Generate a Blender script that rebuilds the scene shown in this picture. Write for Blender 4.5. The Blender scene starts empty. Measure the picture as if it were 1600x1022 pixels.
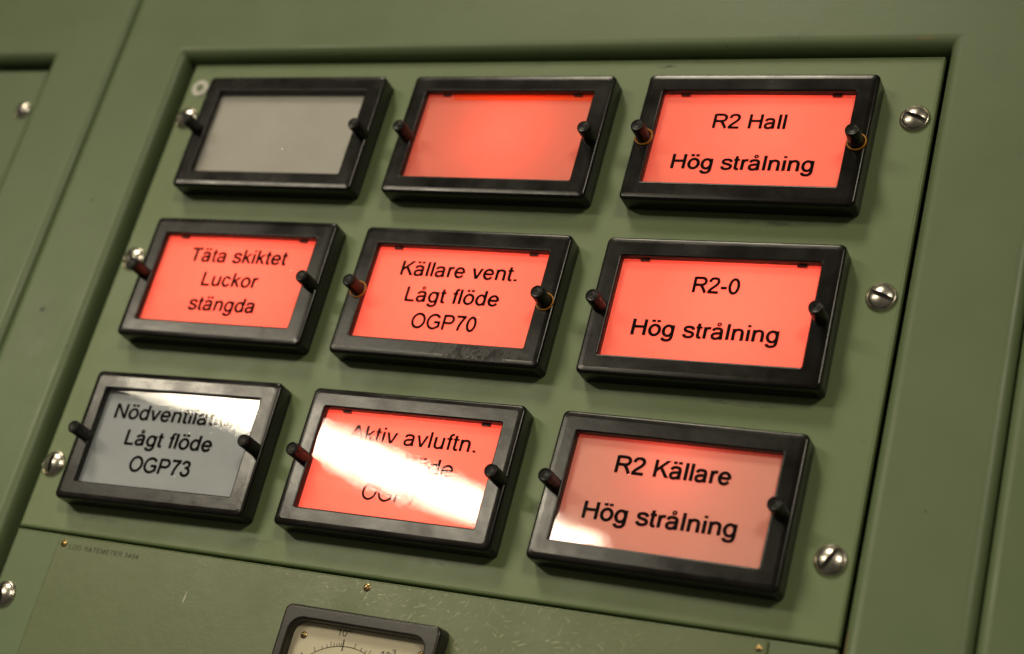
import bpy, bmesh, math, random
from mathutils import Matrix, Vector
random.seed(7)
sc = bpy.context.scene
COL = sc.collection
S = 0.1                       # one panel unit (an indicator's width) = 10 cm
def W(u, v, w): return Vector((u*S, -w*S, v*S))    # panel coordinates -> world

# ------------------------------------------------------------------ camera
C_ = (3.394603658, -2.739908686, 5.668730531)
R_ = ((0.8935518, 0.24892524, -0.37363271), (0.06026672, -0.8911904, -0.44960826), (-0.44489673, 0.37923065, -0.8113267))
def wd(r, s=1): return Vector((r[0]*s, -r[2]*s, r[1]*s))
cam = bpy.data.cameras.new('camera'); camo = bpy.data.objects.new('camera', cam); COL.objects.link(camo)
X_, Y_, Z_ = wd(R_[0]), wd(R_[1], -1), wd(R_[2], -1)
M = Matrix.Identity(4)
for i in range(3):
    M[i][0], M[i][1], M[i][2] = X_[i], Y_[i], Z_[i]
M.translation = W(*C_)
camo.matrix_world = M
cam.lens = 58.87; cam.sensor_width = 36; cam.clip_start = 0.01; cam.clip_end = 50
cam.dof.use_dof = True; cam.dof.focus_distance = 0.675; cam.dof.aperture_fstop = 6.3
sc.camera = camo
sc.view_settings.view_transform = 'Standard'; sc.view_settings.look = 'None'
sc.view_settings.exposure = 0.13; sc.view_settings.gamma = 1.0

# ------------------------------------------------------------------ light
world = bpy.data.worlds.new('World'); sc.world = world; world.use_nodes = True
world.node_tree.nodes['Background'].inputs[0].default_value = (1.0, 0.885, 0.67, 1)
world.node_tree.nodes['Background'].inputs[1].default_value = 0.055

def area(name, loc, sx, sy, power, color, rotz=0.0, target=None):
    l = bpy.data.lights.new(name, 'AREA'); l.shape = 'RECTANGLE'; l.size = sx; l.size_y = sy
    l.energy = power; l.color = color
    o = bpy.data.objects.new(name, l); COL.objects.link(o); o.location = loc
    if target is None: o.rotation_euler = (0, 0, rotz)
    else: o.rotation_euler = (target - loc).to_track_quat('-Z', 'Y').to_euler()
    return o
WARM = (1.0, 0.885, 0.67)
# ceiling tube fitting that mirrors in the covers of the bottom row
area('ceiling_light', W(-16.2, 8, 24.9), 1.20, 0.25, 54, WARM, math.atan2(-0.77, 0.63))
# added key and fill spots, not real fittings; cones darken the edges
def spot_lamp(loc, power, soft, cone, aim):
    l = bpy.data.lights.new('added_spot', 'SPOT'); l.energy = power; l.color = WARM; l.shadow_soft_size = soft
    l.spot_size = math.radians(cone); l.spot_blend = 1.0
    o = bpy.data.objects.new('added_spot', l); COL.objects.link(o); o.location = loc
    o.rotation_euler = (aim - loc).to_track_quat('-Z', 'Y').to_euler()
spot_lamp(W(-6.5, 13.5, 10.5), 176, 0.42, 18.5, W(-.45, -.45, 0))  # added key, above and to the left
spot_lamp(W(7.5, 7.0, 15.5), 128, 0.40, 16.5, W(-.55, -.45, 0))  # added fill from front right, softens the shadows

# ------------------------------------------------------------------ helpers
def mesh_obj(name, bm, mat, parent=None, smooth=35, flat=False):
    me = bpy.data.meshes.new(name)
    if not flat: bmesh.ops.recalc_face_normals(bm, faces=bm.faces)
    bm.to_mesh(me); bm.free()
    for p in me.polygons: p.use_smooth = True
    me.set_sharp_from_angle(angle=math.radians(smooth))
    if mat: me.materials.append(mat)
    o = bpy.data.objects.new(name, me); COL.objects.link(o)
    if parent: o.parent = parent
    return o
def tag(o, label, cat=None, group=None, kind=None):
    if label: o['label'] = label
    if cat: o['category'] = cat
    if group: o['group'] = group
    if kind: o['kind'] = kind
    return o
def empty(name, u, v, w, rot=0.0):
    o = bpy.data.objects.new(name, None); COL.objects.link(o)
    o.empty_display_size = 0.02
    o.location = W(u, v, w); o.rotation_euler = (0, -rot, 0)
    return o
def rrect(cx, cy, w, h, r, n=6):
    """rounded rectangle, counter-clockwise, in (u, v)"""
    r = max(r, 1e-4); pts = []
    for k, (sx, sy) in enumerate(((1, 1), (-1, 1), (-1, -1), (1, -1))):
        for i in range(n+1):
            a = math.radians(90*k + 90*i/n)
            pts.append((cx + sx*(w/2-r) + r*math.cos(a), cy + sy*(h/2-r) + r*math.sin(a)))
    return pts
def loft(bm, loops, cap0=False, cap1=False):
    """loops: list of (points2d, w)"""
    vs = [[bm.verts.new(W(x, y, w)) for x, y in pts] for pts, w in loops]
    n = len(vs[0])
    for a, b in zip(vs, vs[1:]):
        for i in range(n):
            bm.faces.new((a[i], a[(i+1) % n], b[(i+1) % n], b[i]))
    if cap0: bm.faces.new(vs[0])
    if cap1: bm.faces.new(vs[-1])
    return vs
def circ(cx, cy, r, n=40): return [(cx+r*math.cos(2*math.pi*i/n), cy+r*math.sin(2*math.pi*i/n)) for i in range(n)]
def arc(h, R, d0, sgn, n=6, inv=False):
    """rounded edge: list of (offset, w) from wall (offset 0, h-R) to the face (offset R, h)"""
    out = []
    for i in range(n+1):
        a = math.pi/2*i/n
        out.append((d0 + sgn*(R - R*math.cos(a)), h - R + R*math.sin(a)))
    return out
def box(bm, u0, u1, v0, v1, w0, w1, r=0.0):
    loft(bm, [(rrect((u0+u1)/2, (v0+v1)/2, u1-u0, v1-v0, r, 3), w0), (rrect((u0+u1)/2, (v0+v1)/2, u1-u0, v1-v0, r, 3), w1)], True, True)

# ------------------------------------------------------------------ materials
class NT:
    def __init__(s, name):
        s.m = bpy.data.materials.new(name); s.m.use_nodes = True
        s.t = s.m.node_tree; s.n = s.t.nodes
        s.b = s.n['Principled BSDF']; s.out = s.n['Material Output']
        s.tc = s.n.new('ShaderNodeTexCoord')
        g = s.n.new('ShaderNodeNewGeometry'); s.pos = g.outputs['Position']
    def new(s, kind, **kw):
        x = s.n.new(kind)
        for k, v in kw.items():
            if k in x.inputs: 
                if hasattr(v, 'is_linked') or isinstance(v, bpy.types.NodeSocket): s.t.links.new(v, x.inputs[k])
                else: x.inputs[k].default_value = v
            else: setattr(x, k, v)
        return x
    def link(s, a, b): s.t.links.new(a, b)
    def math(s, op, a, b=None, clamp=False):
        x = s.n.new('ShaderNodeMath'); x.operation = op; x.use_clamp = clamp
        for i, q in enumerate((a, b)):
            if q is None: continue
            if isinstance(q, (int, float)): x.inputs[i].default_value = q
            else: s.link(q, x.inputs[i])
        return x.outputs[0]
    def noise(s, scale, detail=4, rough=0.55, vec=None, dist=0.0):
        x = s.n.new('ShaderNodeTexNoise'); x.inputs['Scale'].default_value = scale
        x.inputs['Detail'].default_value = detail; x.inputs['Roughness'].default_value = rough
        x.inputs['Distortion'].default_value = dist
        s.link(vec if vec is not None else s.tc.outputs['Object'], x.inputs['Vector']); return x.outputs['Fac']
    def ramp(s, fac, p0, p1):
        x = s.n.new('ShaderNodeMapRange'); x.inputs['From Min'].default_value = p0; x.inputs['From Max'].default_value = p1
        x.clamp = True; s.link(fac, x.inputs['Value']); return x.outputs['Result']
    def mix(s, fac, a, b):
        x = s.n.new('ShaderNodeMix'); x.data_type = 'RGBA'
        for i, q in ((0, fac), (6, a), (7, b)):
            if isinstance(q, bpy.types.NodeSocket): s.link(q, x.inputs[i])
            elif i == 0: x.inputs[0].default_value = q
            else: x.inputs[i].default_value = (*q, 1)
        return x.outputs[2]
    def mapping(s, vec, loc=(0,0,0), rot=(0,0,0), scale=(1,1,1)):
        x = s.n.new('ShaderNodeMapping'); x.vector_type = 'TEXTURE' 
        x.inputs['Location'].default_value = loc; x.inputs['Rotation'].default_value = rot; x.inputs['Scale'].default_value = scale
        s.link(vec, x.inputs['Vector']); return x.outputs[0]
    def spot(s, u, v, ru, rv, ang=0.0, soft=0.6):
        """elliptical wear patch at panel position (u, v); returns 0..1"""
        m = s.mapping(s.pos, W(u, v, 0), (0, -math.radians(ang), 0), (ru*S, 10.0, rv*S))
        x = s.n.new('ShaderNodeVectorMath'); x.operation = 'LENGTH'; s.link(m, x.inputs[0])
        r = s.n.new('ShaderNodeMapRange'); r.inputs['From Min'].default_value = 1.0; r.inputs['From Max'].default_value = 1.0-soft
        r.clamp = True; s.link(x.outputs['Value'], r.inputs['Value']); return r.outputs['Result']
    def bump(s, h, strength, dist=0.001, normal=None):
        x = s.n.new('ShaderNodeBump'); x.inputs['Strength'].default_value = strength; x.inputs['Distance'].default_value = dist
        s.link(h, x.inputs['Height'])
        if normal is not None: s.link(normal, x.inputs['Normal'])
        return x.outputs[0]

def paint(name, base, alt, rough, marks=(), scratches=None, chips=(), bump=0.12):
    k = NT(name)
    big = k.noise(9, 5, 0.6, k.pos); fine = k.noise(900, 3, 0.6, k.pos); mid = k.noise(70, 6, 0.65, k.pos)
    col = k.mix(k.ramp(big, 0.3, 0.7), base, alt)
    col = k.mix(k.math('MULTIPLY', k.ramp(mid, 0.52, 0.75), 0.22), col, tuple(c*0.72 for c in base))
    # tiny specks of dirt
    vor = k.n.new('ShaderNodeTexVoronoi'); vor.inputs['Scale'].default_value = 75; k.link(k.pos, vor.inputs['Vector'])
    sp = k.math('MULTIPLY', k.ramp(vor.outputs['Distance'], 0.05, 0.02), k.ramp(k.noise(23, 2, 0.5, k.pos), 0.55, 0.62))
    col = k.mix(k.math('MULTIPLY', sp, 0.7), col, (0.03, 0.03, 0.02))
    sm = k.noise(420, 5, 0.7, k.mapping(k.pos, scale=(3.0, 1, 1)))
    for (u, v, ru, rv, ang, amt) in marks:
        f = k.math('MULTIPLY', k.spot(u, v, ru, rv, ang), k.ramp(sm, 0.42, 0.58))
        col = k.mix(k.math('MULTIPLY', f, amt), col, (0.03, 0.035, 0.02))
    for (u, v, ru, rv, ang, c) in chips:
        f = k.spot(u, v, ru, rv, ang, 0.5)
        f = k.ramp(k.math('ADD', f, k.math('MULTIPLY', k.math('SUBTRACT', k.noise(600, 3, 0.6, k.pos), 0.5), 1.4)), 0.4, 0.55)
        f = k.math('MULTIPLY', f, k.ramp(k.spot(u, v, ru*1.3, rv*1.3, ang, 0.5), 0.0, 0.2))
        col = k.mix(f, col, c)
    r = k.math('ADD', k.math('MULTIPLY', k.ramp(k.noise(30, 5, 0.65, k.pos), 0.3, 0.7), 0.14), rough-0.07)
    nrm = k.bump(fine, bump, 0.0002)
    nrm = k.bump(k.noise(160, 2, 0.5, k.pos), 0.10, 0.0006, nrm)
    if scratches:
        reg = None
        for (u, v, ru, rv) in scratches:
            q = k.spot(u, v, ru, rv, 0, 0.8)
            reg = q if reg is None else k.math('MAXIMUM', reg, q)
        tot = None
        for j, (ang, sx, sc_) in enumerate(((22, 7, 1100), (-35, 6, 1300), (70, 8, 1200), (8, 9, 1400), (48, 7, 1500))):
            vec = k.mapping(k.pos, (0.013*j, 0, 0.031*j), (0, -math.radians(ang), 0), (sx, 1, 1))
            vec2 = k.mapping(vec, (0.1*j, 0, 0))
            n = k.noise(sc_, 1.5, 0.5, vec2)
            s_ = k.ramp(n, 0.705, 0.735)
            tot = s_ if tot is None else k.math('MAXIMUM', tot, s_)
        tot = k.math('MULTIPLY', tot, reg)
        col = k.mix(k.math('MULTIPLY', tot, 0.5), col, (0.50, 0.50, 0.30))
        r = k.math('SUBTRACT', r, k.math('MULTIPLY', tot, 0.12))
        # orange-peel wear near the scratches
        nrm = k.bump(k.noise(700, 4, 0.7, k.pos), 0.12, 0.0003, nrm)
    k.link(col, k.b.inputs['Base Color']); k.link(r, k.b.inputs['Roughness']); k.link(nrm, k.b.inputs['Normal'])
    k.b.inputs['Specular IOR Level'].default_value = 0.45
    return k.m

G1, G2 = (0.222, 0.290, 0.142), (0.194, 0.262, 0.122)
m_plate = paint('green_plate_paint', G1, G2, 0.42,
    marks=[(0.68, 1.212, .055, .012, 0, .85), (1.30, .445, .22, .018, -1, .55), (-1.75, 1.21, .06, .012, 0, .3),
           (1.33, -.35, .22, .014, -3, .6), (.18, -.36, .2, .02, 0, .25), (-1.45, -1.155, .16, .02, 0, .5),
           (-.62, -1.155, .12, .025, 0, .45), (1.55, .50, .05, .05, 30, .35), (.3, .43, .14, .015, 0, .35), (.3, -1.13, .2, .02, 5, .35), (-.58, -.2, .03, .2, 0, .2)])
m_frame = paint('green_cabinet_paint', (0.172, 0.236, 0.118), (0.157, 0.217, 0.107), 0.40,
    marks=[(-2.17, -.199, .022, .03, 0, 1.0), (-2.13, 0.42, .014, .02, 0, .8), (1.25, 1.32, .1, .02, 0, .3)],
    chips=[(1.80, 1.300, .05, .008, 0, (.24, .21, .11)), (1.915, -1.225, .012, .07, 0, (.22, .17, .09))])
m_lower = paint('green_rack_paint', (0.174, 0.240, 0.122), (0.160, 0.222, 0.112), 0.42)
m_face = paint('green_faceplate_paint', (0.172, 0.215, 0.100), (0.156, 0.198, 0.090), 0.36,
    scratches=[(.05, -1.30, .75, .18), (.75, -1.42, .8, .3), (-.05, -1.36, .4, .1)], bump=0.14,
    chips=[(-.86, -1.44, .0045, .034, -4, (.5, .5, .38))])

def plastic(name, base, rough, var=0.12, bump=0.1, smear=None):
    k = NT(name)
    k.b.inputs['Base Color'].default_value = (*base, 1)
    n = k.math('ADD', k.math('MULTIPLY', k.noise(45, 6, 0.7, k.pos), .55), k.math('MULTIPLY', k.noise(14, 3, .6, k.pos, .8), .45))
    r = k.math('ADD', k.math('MULTIPLY', k.ramp(n, 0.38, 0.62), var), rough - var/2)
    col = k.mix(k.ramp(k.noise(220, 5, 0.7, k.pos), 0.56, 0.8), base, tuple(min(1, c*1.6+0.003) for c in base))
    dust = k.math('MULTIPLY', k.ramp(k.noise(1500, 1, 0.5, k.pos), 0.80, 0.84), 0.55)
    col = k.mix(dust, col, (0.22, 0.2, 0.15))
    nrm = k.bump(k.noise(60, 3, 0.5, k.pos), 0.16, 0.0005); nrm = k.bump(k.noise(1200, 2, 0.5, k.pos), bump, 0.0001, nrm)
    k.b.inputs['Specular IOR Level'].default_value = 0.25 if 'pin' in name else 0.42
    if smear:
        f = k.math('MULTIPLY', k.spot(*smear), k.ramp(k.noise(240, 5, 0.75, k.mapping(k.pos, rot=(0, .5, 0), scale=(1, 1, 1.6)), 1.5), 0.44, 0.56))
        col = k.mix(k.math('MULTIPLY', f, .75), col, (0.012, 0.008, 0.006))
        r = k.math('ADD', r, k.math('MULTIPLY', f, 0.35))
    k.link(col, k.b.inputs['Base Color']); k.link(r, k.b.inputs['Roughness']); k.link(nrm, k.b.inputs['Normal'])
    return k.m
m_bezel = plastic('black_bezel_plastic', (0.0075, 0.0065, 0.0055), 0.225, var=0.15, smear=(.2, -.262, .26, .05, 0))
m_pin = plastic('black_pin_plastic', (0.014, 0.013, 0.012), 0.34)
m_meter = plastic('brown_black_meter_plastic', (0.022, 0.018, 0.015), 0.30)
def simple(name, col, rough=0.5, metal=0.0, bump=0.0, bs=300, dirt=.6):
    k = NT(name); k.b.inputs['Base Color'].default_value = (*col, 1); k.b.inputs['Roughness'].default_value = rough
    k.b.inputs['Metallic'].default_value = metal
    c = k.mix(k.ramp(k.noise(bs, 5, 0.6, k.pos), 0.4, 0.75), col, tuple(x*dirt for x in col)); k.link(c, k.b.inputs['Base Color'])
    if bump: k.link(k.bump(k.noise(bs, 4, 0.6, k.pos), bump, 0.0003), k.b.inputs['Normal'])
    return k.m
m_chrome = simple('nickel_screw_metal', (0.74, 0.70, 0.61), 0.27, 1.0, 0.15, 250)
m_brass = simple('brass_screw_metal', (0.62, 0.43, 0.18), 0.28, 1.0, 0.2)
m_slot = simple('dark_slot_metal', (0.035, 0.03, 0.022), 0.6, 0.0)  # slot walls and floor coloured dark so the groove stands out
m_ring = simple('orange_rubber_ring', (0.60, 0.24, 0.02), 0.4)
m_nylon = simple('white_nylon_washer', (0.8, 0.79, 0.72), 0.5)
m_ink = simple('black_lettering_ink', (0.012, 0.010, 0.010), 0.5)
for _m in (m_ink,): _m.node_tree.nodes['Principled BSDF'].inputs['Specular IOR Level'].default_value = 0.0
m_greyink = simple('grey_engraved_ink', (0.03, 0.035, 0.025), 0.6)
m_clip = simple('dark_clip_plastic', (0.16, 0.03, 0.02), 0.4)
m_house = simple('grey_lamp_housing', (0.6, 0.6, 0.58), 0.6)
m_dark = simple('dark_cabinet_interior', (0.03, 0.035, 0.02), 0.7)
m_dial = simple('cream_dial_card', (0.85, 0.77, 0.56), 0.55, bs=40, dirt=.9)

def diffuser_mat(name, col, trans):
    k = NT(name); k.n.remove(k.b)
    grime = k.ramp(k.noise(35, 6, 0.65, k.pos), 0.3, 0.75)
    c = k.mix(grime, col, tuple(x*0.88 for x in col))
    specks = k.ramp(k.noise(900, 1, .5, k.pos), .80, .83)
    c = k.mix(k.math('MULTIPLY', specks, .5), c, tuple(x*0.3 for x in col))
    d = k.new('ShaderNodeBsdfDiffuse'); k.link(c, d.inputs['Color'])
    t = k.new('ShaderNodeBsdfTranslucent'); t.inputs['Color'].default_value = (*trans, 1)
    a = k.new('ShaderNodeAddShader'); k.link(d.outputs[0], a.inputs[0]); k.link(t.outputs[0], a.inputs[1])
    k.link(a.outputs[0], k.out.inputs['Surface']); return k.m
m_diff_red = diffuser_mat('red_filter_diffuser', (0.74, 0.34, 0.26), (0.55, 0.046, 0.036))
m_diff_cool = diffuser_mat('cool_grey_unlit_diffuser', (0.58, 0.62, 0.66), (0.02, 0.02, 0.02))
m_gap = diffuser_mat('orange_filter_edge', (0.5, 0.2, 0.08), (0.8, 0.23, 0.015))
m_diff_pink = diffuser_mat('faded_pink_diffuser', (0.80, 0.50, 0.41), (0.55, 0.046, 0.036))
m_diff_grey = diffuser_mat('grey_unlit_diffuser', (0.70, 0.68, 0.62), (0.02, 0.02, 0.02))

k = NT('clear_acrylic_cover'); k.n.remove(k.b)
lw = k.new('ShaderNodeLayerWeight'); lw.inputs['Blend'].default_value = 0.5
fr = k.math('ADD', k.math('MULTIPLY', k.math('POWER', lw.outputs['Facing'], 5.0), 0.94), 0.045)
gl = k.new('ShaderNodeBsdfGlossy'); gl.distribution = 'GGX'
rr = k.math('ADD', k.math('MULTIPLY', k.ramp(k.noise(60, 5, .6, k.pos), .35, .75), 0.035), 0.012)
k.link(rr, gl.inputs['Roughness'])
nb = k.bump(k.noise(28, 2, 0.5, k.pos), 0.16, 0.0004)
nb = k.bump(k.ramp(k.noise(330, 2, 0.5, k.pos), .72, .80), 0.3, 0.0002, nb)
k.link(nb, gl.inputs['Normal'])
tr = k.new('ShaderNodeBsdfTransparent'); tr.inputs['Color'].default_value = (.97, .97, .97, 1)
mx = k.new('ShaderNodeMixShader'); k.link(fr, mx.inputs[0]); k.link(tr.outputs[0], mx.inputs[1]); k.link(gl.outputs[0], mx.inputs[2])
k.link(mx.outputs[0], k.out.inputs['Surface']); m_glass = k.m

# ------------------------------------------------------------------ cabinets
HF = 0.06                       # cabinet face stands this far proud of the plates
def cabinet(name, u0, u1, v0, v1, o, label):
    """box with a rounded outline and a rounded opening o=(u0,u1,v0,v1), backed"""
    bm = bmesh.new(); R = 0.045; Ri = 0.052
    def rc(d, w, a=(u0, u1, v0, v1)):
        return (rrect((a[0]+a[1])/2, (a[2]+a[3])/2, a[1]-a[0]-2*d, a[3]-a[2]-2*d, 0.01, 2), w)
    loops = [rc(0, -0.9)] + [rc(x, w) for x, w in arc(HF, R, 0, 1)]
    inner = [rc(-x, w, o) for x, w in arc(HF, Ri, 0, 1)][::-1]
    loops += [rc(R+.002, HF), rc(-Ri-.002, HF, o)] + inner + [rc(0, -0.02, o), rc(0, -0.8, o)]
    loft(bm, loops, cap1=True)
    ob = mesh_obj(name, bm, m_frame, None, 30); tag(ob, label, 'cabinet'); return ob
cabinet('cabinet', -2.345, 2.340, -4.0, 3.2, (-1.912, 1.906, -3.2, 1.266), 'green metal cabinet framing the nine warning lights')
cabinet('cabinet', -7.0, -2.353, -4.0, 3.2, (-6.55, -2.785, -3.2, 1.262), 'green metal cabinet left of the long slanting seam, beside the warning lights')
cabinet('cabinet', 2.349, 7.0, -4.0, 3.2, (2.785, 6.55, -3.2, 1.266), 'green metal cabinet at the right edge, past the seam right of the screws')

def plate(name, mat, u0, u1, v0, v1, w, th, label, cat, holes=(), R=0.010, smooth=30):
    bm = bmesh.new()
    rc = lambda d, z: (rrect((u0+u1)/2, (v0+v1)/2, u1-u0-2*d, v1-v0-2*d, 0.004, 2), z)
    arcs = arc(w, R, 0, 1, 4)
    loops = [rc(0, w-th)] + [rc(x, z) for x, z in arcs]
    loops += [rc(R+.001, w)]
    loft(bm, loops)
    us = sorted({u0+R, u1-R, *[x for h in holes for x in h[:2]]}); vs = sorted({v0+R, v1-R, *[x for h in holes for x in h[2:]]})
    for a, b in zip(us, us[1:]):
        for c, d in zip(vs, vs[1:]):
            cu, cv = (a+b)/2, (c+d)/2
            if any(h[0] < cu < h[1] and h[2] < cv < h[3] for h in holes): continue
            bm.faces.new([bm.verts.new(W(*q, w)) for q in ((a, c), (b, c), (b, d), (a, d))])
    bmesh.ops.remove_doubles(bm, verts=bm.verts, dist=1e-5)
    o = mesh_obj(name, bm, mat, None, smooth); tag(o, label, cat); return o

TILE = [  # u, v, rotation(deg), lines
 (-1.1599, .8003, -.055, []), (.0008, .7962, -.248, []), (1.1578, .7947, -.33, [('R2 Hall', -.177, .140, .0595), ('Hög strålning', -.317, .295, -.140)]),
 (-1.1557, .0104, .307, [('Täta skiktet', -.262, .271, .0975), ('Luckor', -.152, .157, -.025), ('stängda', -.178, .187, -.150)]),
 (0, 0, -.175, [('Källare vent.', -.284, .282, .092), ('Lågt flöde', -.224, .229, -.031), ('OGP70', -.157, .156, -.155)]),
 (1.1621, .0002, .39, [('R2-0', -.099, .097, .085), ('Hög strålning', -.316, .294, -.1155)]),
 (-1.1621, -.7891, 1.08, [('Nödventilation', -.353, .330, .096), ('Lågt flöde', -.248, .221, -.0245), ('OGP73', -.179, .149, -.146)]),
 (.0002, -.7843, .148, [('Aktiv avluftn.', -.289, .313, .098), ('Lågt flöde', -.235, .240, -.017), ('OGP71', -.145, .161, -.150)]),
 (1.1598, -.7899, -.51, [('R2 Källare', -.240, .229, .084), ('Hög strålning', -.326, .293, -.114)]),
]
holes = []
for r in range(3):
    for c in range(3):
        u, v = ((-1.160, 0, 1.160)[c], (.797, .003, -.788)[r])
        holes.append((u-.452, u+.452, v-.262, v+.262))
plate('mounting_plate', m_plate, -1.870, 1.880, -1.234, 1.250, 0, .03, 'green plate carrying the nine black framed warning lights', 'panel', holes)
plate('blanking_plate', m_lower, -1.870, 1.880, -3.1, -1.244, 0, .03, 'green rack plate under the warning lights, showing left and right of the raised faceplate', 'panel')
plate('blanking_plate', m_lower, -6.50, -2.825, -3.1, 1.225, 0, .03, 'green plate set in the left cabinet, with one screw at its edge', 'panel')
plate('blanking_plate', m_lower, 2.825, 6.50, -3.1, 1.25, 0, .03, 'green plate set in the right hand cabinet', 'panel')

# ---- lettering: stroke skeletons of a plain grotesque alphabet (units of 1/1000 em)
def _e(cx, cy, rx, ry, a0, a1, n=26):
    return [(cx+rx*math.cos(math.radians(a0+(a1-a0)*i/n)), cy+ry*math.sin(math.radians(a0+(a1-a0)*i/n))) for i in range(n+1)]
def _rect(x0, y0, x1, y1): return ('q', [(x0, y0), (x1, y0), (x1, y1), (x0, y1)])
_dots = [_rect(126, 612, 232, 722), _rect(326, 612, 432, 722)]
_a = [('s', [(80,368),(115,445),(190,478),(285,480),(370,455),(412,390),(416,300),(416,150),(424,60),(448,0)]),
      ('s', [(414,300),(330,278),(200,262),(110,225),(82,150),(110,68),(190,32),(285,42),(365,90),(414,180)])]
_o = [('c', _e(278,259,195,227,0,360)[:-1])]
_bowl = ('c', _e(262,259,182,227,0,360)[:-1])
GL = {' ': (278, []), '-': (333, [('p', [(32,258),(302,258)])]), '.': (278, [_rect(91,0,191,100)]),
 '0': (556, [('c', _e(278,352,190,318,0,360)[:-1])]),
 '1': (556, [('p', [(332,0),(332,716)]), ('s', [(338,690),(270,615),(195,560),(108,518)])]),
 '2': (556, [('s', [(78,500),(95,590),(160,655),(270,674),(385,650),(448,570),(440,470),(375,370),(270,275),(160,175),(95,85),(85,42)]), ('p', [(36,42),(505,42)])]),
 '3': (556, [('s', [(82,530),(115,620),(190,672),(280,674),(370,635),(408,555),(385,460),(310,402),(215,385)]), ('s', [(225,390),(330,382),(415,335),(462,240),(450,140),(385,60),(280,32),(180,50),(110,115),(82,195)])]),
 '4': (556, [('p', [(367,0),(367,716)]), ('p', [(15,205),(520,205)]), ('p', [(360,690),(50,225)])]),
 '7': (556, [('p', [(45,672),(512,672)]), ('s', [(480,670),(390,550),(305,390),(245,210),(218,0)])]),
 'A': (667, [('q', [(0,0),(103,0),(383,716),(282,716)]), ('q', [(668,0),(560,0),(280,716),(388,716)]), ('p', [(150,258),(515,258)])]),
 'E': (667, [('p', [(125,0),(125,716)]), ('p', [(125,674),(600,674)]), ('p', [(125,382),(572,382)]), ('p', [(125,42),(618,42)])]),
 'G': (778, [('t', _e(398,358,308,328,36,314) + [(672,108)]), ('p', [(672,92),(672,374)]), ('p', [(414,332),(716,332)])]),
 'H': (722, [('p', [(125,0),(125,716)]), ('p', [(597,0),(597,716)]), ('p', [(125,380),(597,380)])]),
 'K': (667, [('p', [(122,0),(122,716)]), ('q', [(530,716),(660,716),(165,228),(165,352)]), ('q', [(545,0),(670,0),(362,430),(296,362)])]),
 'L': (556, [('p', [(121,0),(121,716)]), ('p', [(121,42),(522,42)])]),
 'M': (833, [('p', [(118,0),(118,716)]), ('p', [(715,0),(715,716)]), ('q', [(74,716),(190,716),(462,0),(370,0)]), ('q', [(759,716),(650,716),(370,0),(462,0)])]),
 'N': (722, [('p', [(122,0),(122,716)]), ('p', [(598,0),(598,716)]), ('q', [(78,716),(178,716),(642,0),(545,0)])]),
 'O': (778, [('c', _e(388,358,298,328,0,360,40)[:-1])]),
 'P': (667, [('p', [(124,0),(124,716)]), ('t', [(124,674),(380,674)] + _e(400,502,178,172,88,-88) + [(380,330),(124,330)])]),
 'R': (722, [('p', [(124,0),(124,716)]), ('t', [(124,674),(410,674)] + _e(430,515,182,159,88,-88) + [(410,356),(124,356)]), ('s', [(390,350),(450,310),(520,215),(590,105),(650,0)])]),
 'T': (611, [('p', [(23,674),(588,674)]), ('p', [(306,0),(306,674)])]),
 'a': (556, _a), 'ä': (556, _a+_dots), 'å': (556, _a+[('c2', _e(278,668,62,62,0,360,18)[:-1])]),
 'c': (500, [('t', _e(262,259,182,227,30,332))]), 'd': (556, [_bowl, ('p', [(440,0),(440,716)])]),
 'e': (556, [('t', _e(278,259,192,227,-2,-2) [:1] + _e(278,259,192,227,0,330)), ('p', [(86,262),(468,262)])]),
 'f': (278, [('s', [(145,0),(145,300),(145,560),(165,640),(215,676),(288,672)]), ('p2', [(10,484),(252,484)])]),
 'g': (556, [_bowl, ('s', [(440,519),(440,260),(438,40),(425,-70),(370,-145),(280,-172),(180,-165),(110,-125),(82,-55)])]),
 'i': (222, [('p', [(111,0),(111,519)]), _rect(66,614,156,716)]), 'k': (500, [('p', [(111,0),(111,716)]), ('q', [(362,519),(478,519),(150,185),(150,305)]), ('q', [(385,0),(493,0),(268,338),(205,275)])]),
 'l': (222, [('p', [(109,0),(109,716)])]), 'n': (556, [('p', [(111,0),(111,519)]), ('s', [(111,290),(140,400),(210,465),(295,482),(385,455),(430,390),(440,300),(440,150),(440,0)])]),
 'o': (556, _o), 'ö': (556, _o+_dots), 'r': (333, [('p', [(111,0),(111,519)]), ('s', [(111,270),(130,390),(180,455),(245,478),(325,458)])]),
 's': (500, [('s', [(425,365),(388,447),(300,483),(200,482),(118,452),(90,385),(120,318),(215,282),(330,250),(412,205),(430,138),(385,65),(290,33),(190,35),(105,75),(72,160)])]),
 't': (278, [('s', [(122,665),(122,500),(122,300),(122,130),(140,62),(185,38),(264,42)]), ('p2', [(12,484),(262,484)])]),
 'u': (556, [('p', [(440,0),(440,519)]), ('s', [(440,230),(415,130),(345,58),(250,35),(165,60),(118,120),(108,210),(108,370),(108,519)])]),
 'v': (500, [('q', [(8,519),(108,519),(292,0),(206,0)]), ('q', [(492,519),(394,519),(208,0),(294,0)])])}
def catmull(P, n=6):
    Q = [P[0]] + list(P) + [P[-1]]; out = []
    for i in range(1, len(Q)-2):
        p0, p1, p2, p3 = Q[i-1:i+3]
        for j in range(n):
            t = j/n
            out.append(tuple(0.5*((2*p1[k]) + (-p0[k]+p2[k])*t + (2*p0[k]-5*p1[k]+4*p2[k]-p3[k])*t*t + (-p0[k]+3*p1[k]-3*p2[k]+p3[k])*t**3) for k in (0, 1)))
    return out + [P[-1]]
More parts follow.
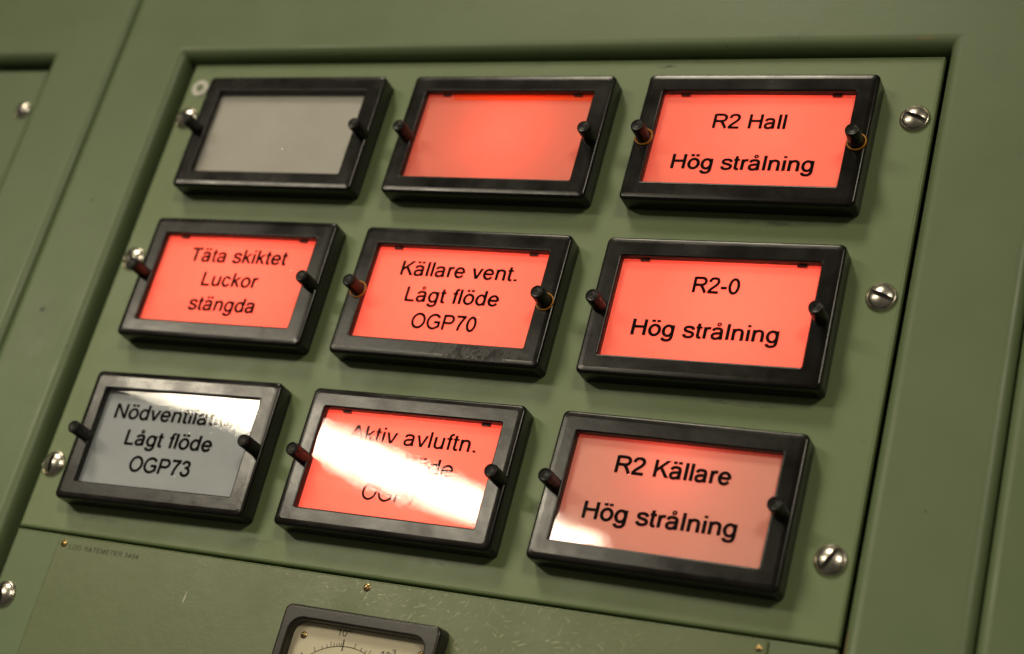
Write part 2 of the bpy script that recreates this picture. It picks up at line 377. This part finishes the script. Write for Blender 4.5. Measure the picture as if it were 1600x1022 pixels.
def glyph_polys(ch, st):
    out = []
    for kind, P in GL[ch][1]:
        if kind == 'q':                      # diagonals grow with the stroke weight
            P = [list(q) for q in P]; e = max(0, (st-92)/2)
            for i, j in ((0, 1), (2, 3)):
                ax = 1 if P[i][0] == P[j][0] else 0
                sg = 1 if P[i][ax] < P[j][ax] else -1
                P[i][ax] -= sg*e; P[j][ax] += sg*e
            out.append([tuple(q) for q in P]); continue
        hw = st/2; closed = kind in ('c', 'c2')
        if kind == 'p2': hw *= .82
        if kind == 'c2': hw *= .52
        if kind == 's': P = catmull(P)
        n = len(P); Lp, Rp = [], []
        for i in range(n):
            a = P[(i-1) % n] if closed or i else P[i]; b = P[(i+1) % n] if closed or i < n-1 else P[i]
            dx, dy = b[0]-a[0], b[1]-a[1]; l = math.hypot(dx, dy) or 1
            k_ = hw*(1-.08*abs(dx)/l); nx, ny = -dy/l*k_, dx/l*k_
            Lp.append((P[i][0]+nx, P[i][1]+ny)); Rp.append((P[i][0]-nx, P[i][1]-ny))
        for i in range(n if closed else n-1):
            j = (i+1) % n; out.append([Lp[i], Rp[i], Rp[j], Lp[j]])
    return out
def add_text(bm, body, u0, u1, v, size, w, stroke=90, track=0):
    """one line of lettering from u0 to u1 with its baseline at v; size = em height"""
    polys = []; x = 0
    for ch in body:
        for P in glyph_polys(ch, stroke): polys.append([(q[0]+x, q[1]) for q in P])
        x += GL[ch][0] + track
    xs = [q[0] for P in polys for q in P]; x0, x1 = min(xs), max(xs)
    kx = (u1-u0)/(x1-x0); ky = size/1000
    for i, P in enumerate(polys):
        try: bm.faces.new([bm.verts.new(W(u0+(q[0]-x0)*kx, v+q[1]*ky, w+(i % 7)*.00003)) for q in P])
        except ValueError: pass
    for f in bm.faces: f.normal_update()
    bmesh.ops.reverse_faces(bm, faces=[f for f in bm.faces if f.normal.y > 0])

# ------------------------------------------------------------------ the nine indicators
D = 0.0986; H = 0.6186; L_, Rr_, T_, B_ = .0786, .0851, .0848, .0840
wu0, wu1, wv0, wv1 = -.5+L_, .5-Rr_, -H/2+B_, H/2-T_
wc = ((wu0+wu1)/2, (wv0+wv1)/2); ww, wh = wu1-wu0, wv1-wv0
WD, WG = 0.068, 0.088      # diffuser and cover heights
def bezel_bm():
    bm = bmesh.new(); R = 0.016
    out = lambda d: rrect(0, 0, 1-2*d, H-2*d, 0.024-d*0.4, 5)
    inn = lambda d: rrect(wc[0], wc[1], ww+2*d, wh+2*d, 0.006+d, 5)
    loops = [(out(.004), 0.001), (out(0), 0.006)] + [(out(x), z) for x, z in arc(D-.0021, .013, 0, 1, 7)]
    loops += [(out(.0265), D), (out(.028), D), (inn(.0075), D), (inn(.006), D), (inn(.002), D-.0015), (inn(0), D-.005), (inn(0), WD-.004), (inn(.035), WD-.004), (out(.03), WD-.006), (out(.03), 0.001)]
    loft(bm, loops); return bm
def sheet(u0, u1, v0, v1, w):
    bm = bmesh.new(); bm.faces.new([bm.verts.new(W(*q, w)) for q in ((u0, v0), (u1, v0), (u1, v1), (u0, v1))]); return bm
def glass_bm():
    return sheet(wu0+.0005, wu1-.0005, wv0+.0005, wv1-.0005, WG)
def pin_bm(length=.097, r=.0295):
    bm = bmesh.new(); n = 32
    prof = [(r*1.0, -.01), (r*1.0, length*.55), (r*.97, length*.56), (r*.97, length*.60), (r*1.0, length*.61), (r*1.0, length-.006), (r*.92, length-.001), (r*.84, length), (r*.78, length-.002), (r*.55, length-.0035), (r*.50, length-.002), (r*.2, length-.003), (r*.16, length-.0045)]
    loft(bm, [(circ(0, 0, a, n), z) for a, z in prof], cap1=True); return bm
def ring_bm(R=.0375, r=.0038):
    bm = bmesh.new(); loops = []
    for i in range(11):
        a = 2*math.pi*i/10; loops.append((circ(0, 0, R+r*math.cos(a), 36), r+r*math.sin(a)))
    loft(bm, loops); return bm
def housing_bm():
    bm = bmesh.new()
    loft(bm, [(rrect(0, 0, .890, .508, .01, 3), WD-.006), (rrect(0, 0, .890, .508, .01, 3), -.42)], cap1=True); return bm
bez0 = mesh_obj('bezel', bezel_bm(), m_bezel, None, 40)
glass0 = mesh_obj('cover_glass', glass_bm(), m_glass, None, flat=True)
pin0 = mesh_obj('pin', pin_bm(), m_pin, None, 30)
ring0 = mesh_obj('ring', ring_bm(), m_ring, None)
house0 = mesh_obj('lamp_housing', housing_bm(), m_house, None)
diff0 = mesh_obj('diffuser', sheet(-.444, .444, -.253, .253, WD-.005), m_diff_red, None, flat=True)
diff1 = mesh_obj('diffuser', sheet(-.444, .444, -.253, .253, WD-.005), m_diff_grey, None, flat=True)
diff3 = mesh_obj('diffuser', sheet(-.444, .444, -.253, .253, WD-.005), m_diff_cool, None, flat=True)
diff2 = mesh_obj('diffuser', sheet(-.444, .444, -.253, .253, WD-.005), m_diff_pink, None, flat=True)
bm = bmesh.new(); box(bm, -.020, .020, -.003, .008, WD-.004, WD+.004, .003); clip0 = mesh_obj('clip', bm, m_clip, None)
used = set()
def inst(proto, parent, loc=(0, 0, 0)):
    if proto.name in used: o = proto.copy(); COL.objects.link(o)
    else: o = proto; used.add(proto.name)
    o.parent = parent; o.location = W(*loc); return o
LAB = ['unlit grey warning light without lettering, in the top left corner',
 'blank warning light glowing red without any lettering, between the grey one and R2 Hall',
 'lit red warning light reading R2 Hall Hög strålning',
 'lit red warning light reading Täta skiktet Luckor stängda',
 'lit red warning light reading Källare vent. Lågt flöde OGP70',
 'lit red warning light reading R2-0 Hög strålning',
 'unlit grey warning light reading Nödventilation Lågt flöde OGP73',
 'lit red warning light reading Aktiv avluftn. OGP71, with a white glare band',
 'pale pink warning light reading R2 Källare Hög strålning']
LIT = [None, [(.02, .03, .028, .16)], [(.02, .10, .042, .26), (.1, -.02, .012, .3)], [(-.08, .05, .042, .26), (.12, .05, .034, .28)], [(-.10, .06, .044, .26), (.12, .03, .038, .28)],
       [(.02, .08, .044, .26), (.12, -.06, .028, .28)], None, [(-.10, .02, .046, .27), (.12, .0, .044, .28)], [(-.02, .16, .017, .16)]]
PINS = [((-.468, .006), (.478, -.015)), ((-.443, -.022), (.462, -.019)), ((-.452, -.012), (.460, -.020)),
        ((-.462, .008), (.470, -.015)), ((-.441, -.009), (.458, -.013)), ((-.459, -.014), (.454, -.016)),
        ((-.440, -.010), (.464, -.004)), ((-.450, -.011), (.471, -.014)), ((-.458, -.004), (.453, -.010))]
for i, (u, v, rot, lines) in enumerate(TILE):
    t = empty('warning_light', u, v, 0, math.radians(rot))
    tag(t, LAB[i], 'warning light', 'nine framed warning lights on the green plate')
    inst(bez0, t); inst(house0, t)
    d = inst(diff2 if i == 8 else diff3 if i == 6 else diff0 if LIT[i] else diff1, t)
    if LIT[i] is None: tag(d, 'grey unlit diffuser')
    else: tag(d, 'red backlit diffuser')
    if lines:
        bm = bmesh.new()
        for (s, a, b, base) in lines:
            add_text(bm, s, a, b, base, .0985, WD-.0035, stroke=(88, 88, 134, 136, 130, 136, 134, 114, 140)[i])
        mesh_obj('lettering', bm, m_ink, d, flat=True)
    if i in (1, 2, 3, 4, 5, 7):
        for q in (.115, .90): inst(clip0, d, (wu0+ww*q, wv1-.008, 0))
    if i == 1: mesh_obj('filter_gap', sheet(wu0+.16*ww, wu1+.01, wv1-.028, wv1+.01, WD-.002), m_gap, d, flat=True)
    inst(glass0, t)
    for j, (pu, pv) in enumerate(PINS[i]):
        pn = inst(pin0, t, (pu, pv, D))
        if i in (2, 4): inst(ring0, pn, (0, 0, 0.001))
    for (lu, lv, pw, dep) in (LIT[i] or []):
        l = bpy.data.lights.new('bulb', 'POINT'); l.energy = pw; l.shadow_soft_size = 0.003; l.color = (1, .8, .6)
        lo = bpy.data.objects.new('bulb', l); COL.objects.link(lo); lo.parent = t; lo.location = W(lu, lv, -dep)

# ------------------------------------------------------------------ screws
def screw_bm(r=.050, dome=.015, slot=.0095, base=.012, depth=.015):
    bm = bmesh.new(); n = 9
    def z(x, y): return base + dome*max(0.0, 1-(x*x+y*y)/(r*r))**0.85
    for s in (1, -1):
        rows = []
        for i in range(n+1):
            t = i/n; x = slot + (r*0.995-slot)*math.sin(t*math.pi/2)
            yy = math.sqrt(max(r*r-x*x, 0))
            rows.append([bm.verts.new(W(s*x, yy*math.sin((j/8-1)*math.pi/2), z(x, yy*math.sin((j/8-1)*math.pi/2)))) for j in range(17)])
        for a, b in zip(rows, rows[1:]):
            for j in range(16): bm.faces.new((a[j], a[j+1], b[j+1], b[j]))
        low = [bm.verts.new(W(s*slot, p.co.z/S, base+dome-depth if abs(p.co.z/S) < r*.8 else base)) for p in rows[0]]
        for j in range(16): bm.faces.new((rows[0][j], rows[0][j+1], low[j+1], low[j])).material_index = 1
    bm.faces.new([bm.verts.new(W(*q)) for q in ((-slot, -r*.99, base+dome-depth), (slot, -r*.99, base+dome-depth), (slot, r*.99, base+dome-depth), (-slot, r*.99, base+dome-depth))]).material_index = 1
    loft(bm, [(circ(0, 0, r, 40), 0.001), (circ(0, 0, r, 40), base)])
    return bm
def washer_bm(ro=.0625, ri=.049, h=.012):
    bm = bmesh.new()
    loft(bm, [(circ(0, 0, ro, 48), .0005), (circ(0, 0, ro*.98, 48), h*.5), (circ(0, 0, ro*.92, 48), h*.9), (circ(0, 0, ro*.87, 48), h), (circ(0, 0, ri*1.02, 48), h*.6), (circ(0, 0, ri, 48), 0.001)])
    return bm
head0 = mesh_obj('screw_head', screw_bm(), m_chrome, None, 50); head0.data.materials.append(m_slot); wash0 = mesh_obj('washer', washer_bm(), m_chrome, None, 50)
SG = 'slotted screws in cup washers'
for (u, v, a, lab) in [(1.803, .948, 68, 'slotted metal screw right of the R2 Hall light'), (1.803, .139, 70, 'slotted metal screw right of the R2-0 light'),
    (1.797, -.928, -28, 'slotted metal screw right of the R2 Källare light'), (-1.800, .928, 20, 'domed screw half behind the left pin of the blank grey light'),
    (-1.797, .134, 35, 'domed screw behind the left pin of the Täta skiktet light'), (-1.806, -.929, 5, 'domed screw below the left pin of the Nödventilation light'),
    (-1.806, -1.550, 20, 'domed screw cut off by the left edge, lowest on the left'), (-2.886, .972, 30, 'small blurred screw in the left cabinet, alone')]:
    t = empty('screw', u, v, 0, math.radians(a)); tag(t, lab, 'screw', SG)
    h_ = inst(head0, t); w_ = inst(wash0, t)
    if u < -2.5: h_.scale = (.8, .9, .8); w_.scale = (.8, .9, .8)
def small_screw(u, v, w, a, lab, r=.0155):
    t = screw_bm(r, .003, r*.16, .003, .0035)
    o = mesh_obj('brass_screw', t, m_brass, None, 50); o.data.materials.append(m_slot); o.location = W(u, v, w); o.rotation_euler = (0, -math.radians(a), 0)
    tag(o, lab, 'screw', 'small brass faceplate screws')
bm = bmesh.new(); loft(bm, [(circ(0, 0, .048, 48), 0.0005), (circ(0, 0, .047, 48), .005), (circ(0, 0, .021, 48), .005), (circ(0, 0, .020, 48), .0005)])
o = mesh_obj('washer', bm, m_nylon, None); o.location = W(-1.789, 1.106, 0); tag(o, 'white ring partly behind the top left corner of the blank grey light', 'washer')

# ------------------------------------------------------------------ ratemeter faceplate and gauge
FP = 0.012
fp = plate('faceplate', m_face, -1.612, 1.632, -2.6, -1.250, FP, .0115, 'scratched dark green faceplate marked LOG RATEMETER 3404 below the warning lights', 'panel', R=.004)
bm = bmesh.new(); add_text(bm, 'LOG RATEMETER 3404', -1.540, -1.160, -1.309, .030, FP+.0006, stroke=80, track=60)
mesh_obj('lettering', bm, m_greyink, fp, flat=True)
small_screw(-1.575, -1.287, FP, -25, 'small brass screw left of the LOG RATEMETER lettering')
small_screw(-.022, -1.281, FP, -40, 'small brass screw above the gauge')
small_screw(1.604, -1.286, FP, 30, 'small brass screw near the bottom right corner of the light plate', .0115)

g = empty('gauge', .035, -1.71, FP); tag(g, 'black framed gauge with a cream dial, cut off by the bottom edge', 'gauge')
# local gauge coordinates: centre at (0,0)
GW, GH, GD = .712, .612, .070
bm = bmesh.new(); cw = (-.004, .0); iw, ih = .612, .500
out = lambda d: rrect(0, 0, GW-2*d, GH-2*d, .030-d*.5, 6)
inn = lambda d: rrect(cw[0], cw[1], iw+2*d, ih+2*d, .055+d, 6)
loft(bm, [(out(-.004), .001), (out(-.003), .02)] + [(out(x), z) for x, z in arc(GD, .012, 0, 1, 5)] +
     [(out(.0135), GD), (inn(.0095), GD), (inn(.008), GD), (inn(.003), GD-.003), (inn(0), GD-.010), (inn(0), .012), (out(.02), .010), (out(.02), .001)])
mesh_obj('bezel', bm, m_meter, g, 40)
DZ = .022
dial = mesh_obj('dial_face', sheet(-.32, .315, -.27, .27, DZ), m_dial, g, flat=True)
bm = bmesh.new(); cx, cy, RA = -.052, -.072, .250
def ray_quad(a0, r0, r1, hw):
    ca, sa = math.cos(a0), math.sin(a0); px, py = -sa*hw, ca*hw
    bm.faces.new([bm.verts.new(W(x, y, DZ+.0012)) for x, y in ((cx+ca*r0+px, cy+sa*r0+py), (cx+ca*r0-px, cy+sa*r0-py), (cx+ca*r1-px, cy+sa*r1-py), (cx+ca*r1+px, cy+sa*r1+py))])
N = 60; A0, A1 = math.radians(145), math.radians(20)
for i in range(N):
    a, b = A0+(A1-A0)*i/N, A0+(A1-A0)*(i+1)/N
    bm.faces.new([bm.verts.new(W(cx+r*math.cos(q), cy+r*math.sin(q), DZ+.0008)) for r, q in ((RA-.0013, a), (RA+.0013, a), (RA+.0013, b), (RA-.0013, b))])
dec = [math.radians(135), math.radians(95), math.radians(55), math.radians(24)]
for k_ in range(3):
    a, b = dec[k_], dec[k_+1]
    ray_quad(a, RA-.018, RA+.028, .0022)
    for j in range(2, 10):
        q = a+(b-a)*math.log10(j); ray_quad(q, RA, RA+(.022 if j in (2, 5) else .014), .0010)
mesh_obj('scale', bm, m_ink, dial, flat=True)
bm = bmesh.new()
def numeral(ang, sup):
    a = math.radians(ang); x, y = cx+(RA+.052)*math.cos(a), cy+(RA+.052)*math.sin(a)
    add_text(bm, '10', x-.030, x+.012, y-.012, .040, DZ+.001, stroke=75); add_text(bm, sup, x+.016, x+.034, y+.008, .030, DZ+.001, stroke=75)
numeral(96, '2'); numeral(53, '3')
mesh_obj('numerals', bm, m_ink, dial, flat=True)
for (x, y) in ((-.262, .196), (.272, .196)):
    s_ = screw_bm(.014, .004, .0022, .003, .004); q = mesh_obj('screw', s_, m_brass, dial, 50); q.data.materials.append(m_slot); q.location = W(x, y, DZ)
bm = bmesh.new()
bm.faces.new([bm.verts.new(W(x, y, DZ+.012)) for x, y in ((cx-.004, cy-.1), (cx+.004, cy-.1), (cx-.198, cy+.075), (cx-.199, cy+.074))])
mesh_obj('needle', bm, m_ink, dial, flat=True)
mesh_obj('cover_glass', sheet(cw[0]-iw/2+.001, cw[0]+iw/2-.001, -ih/2+.001, ih/2-.001, GD-.016), m_glass, g, flat=True)
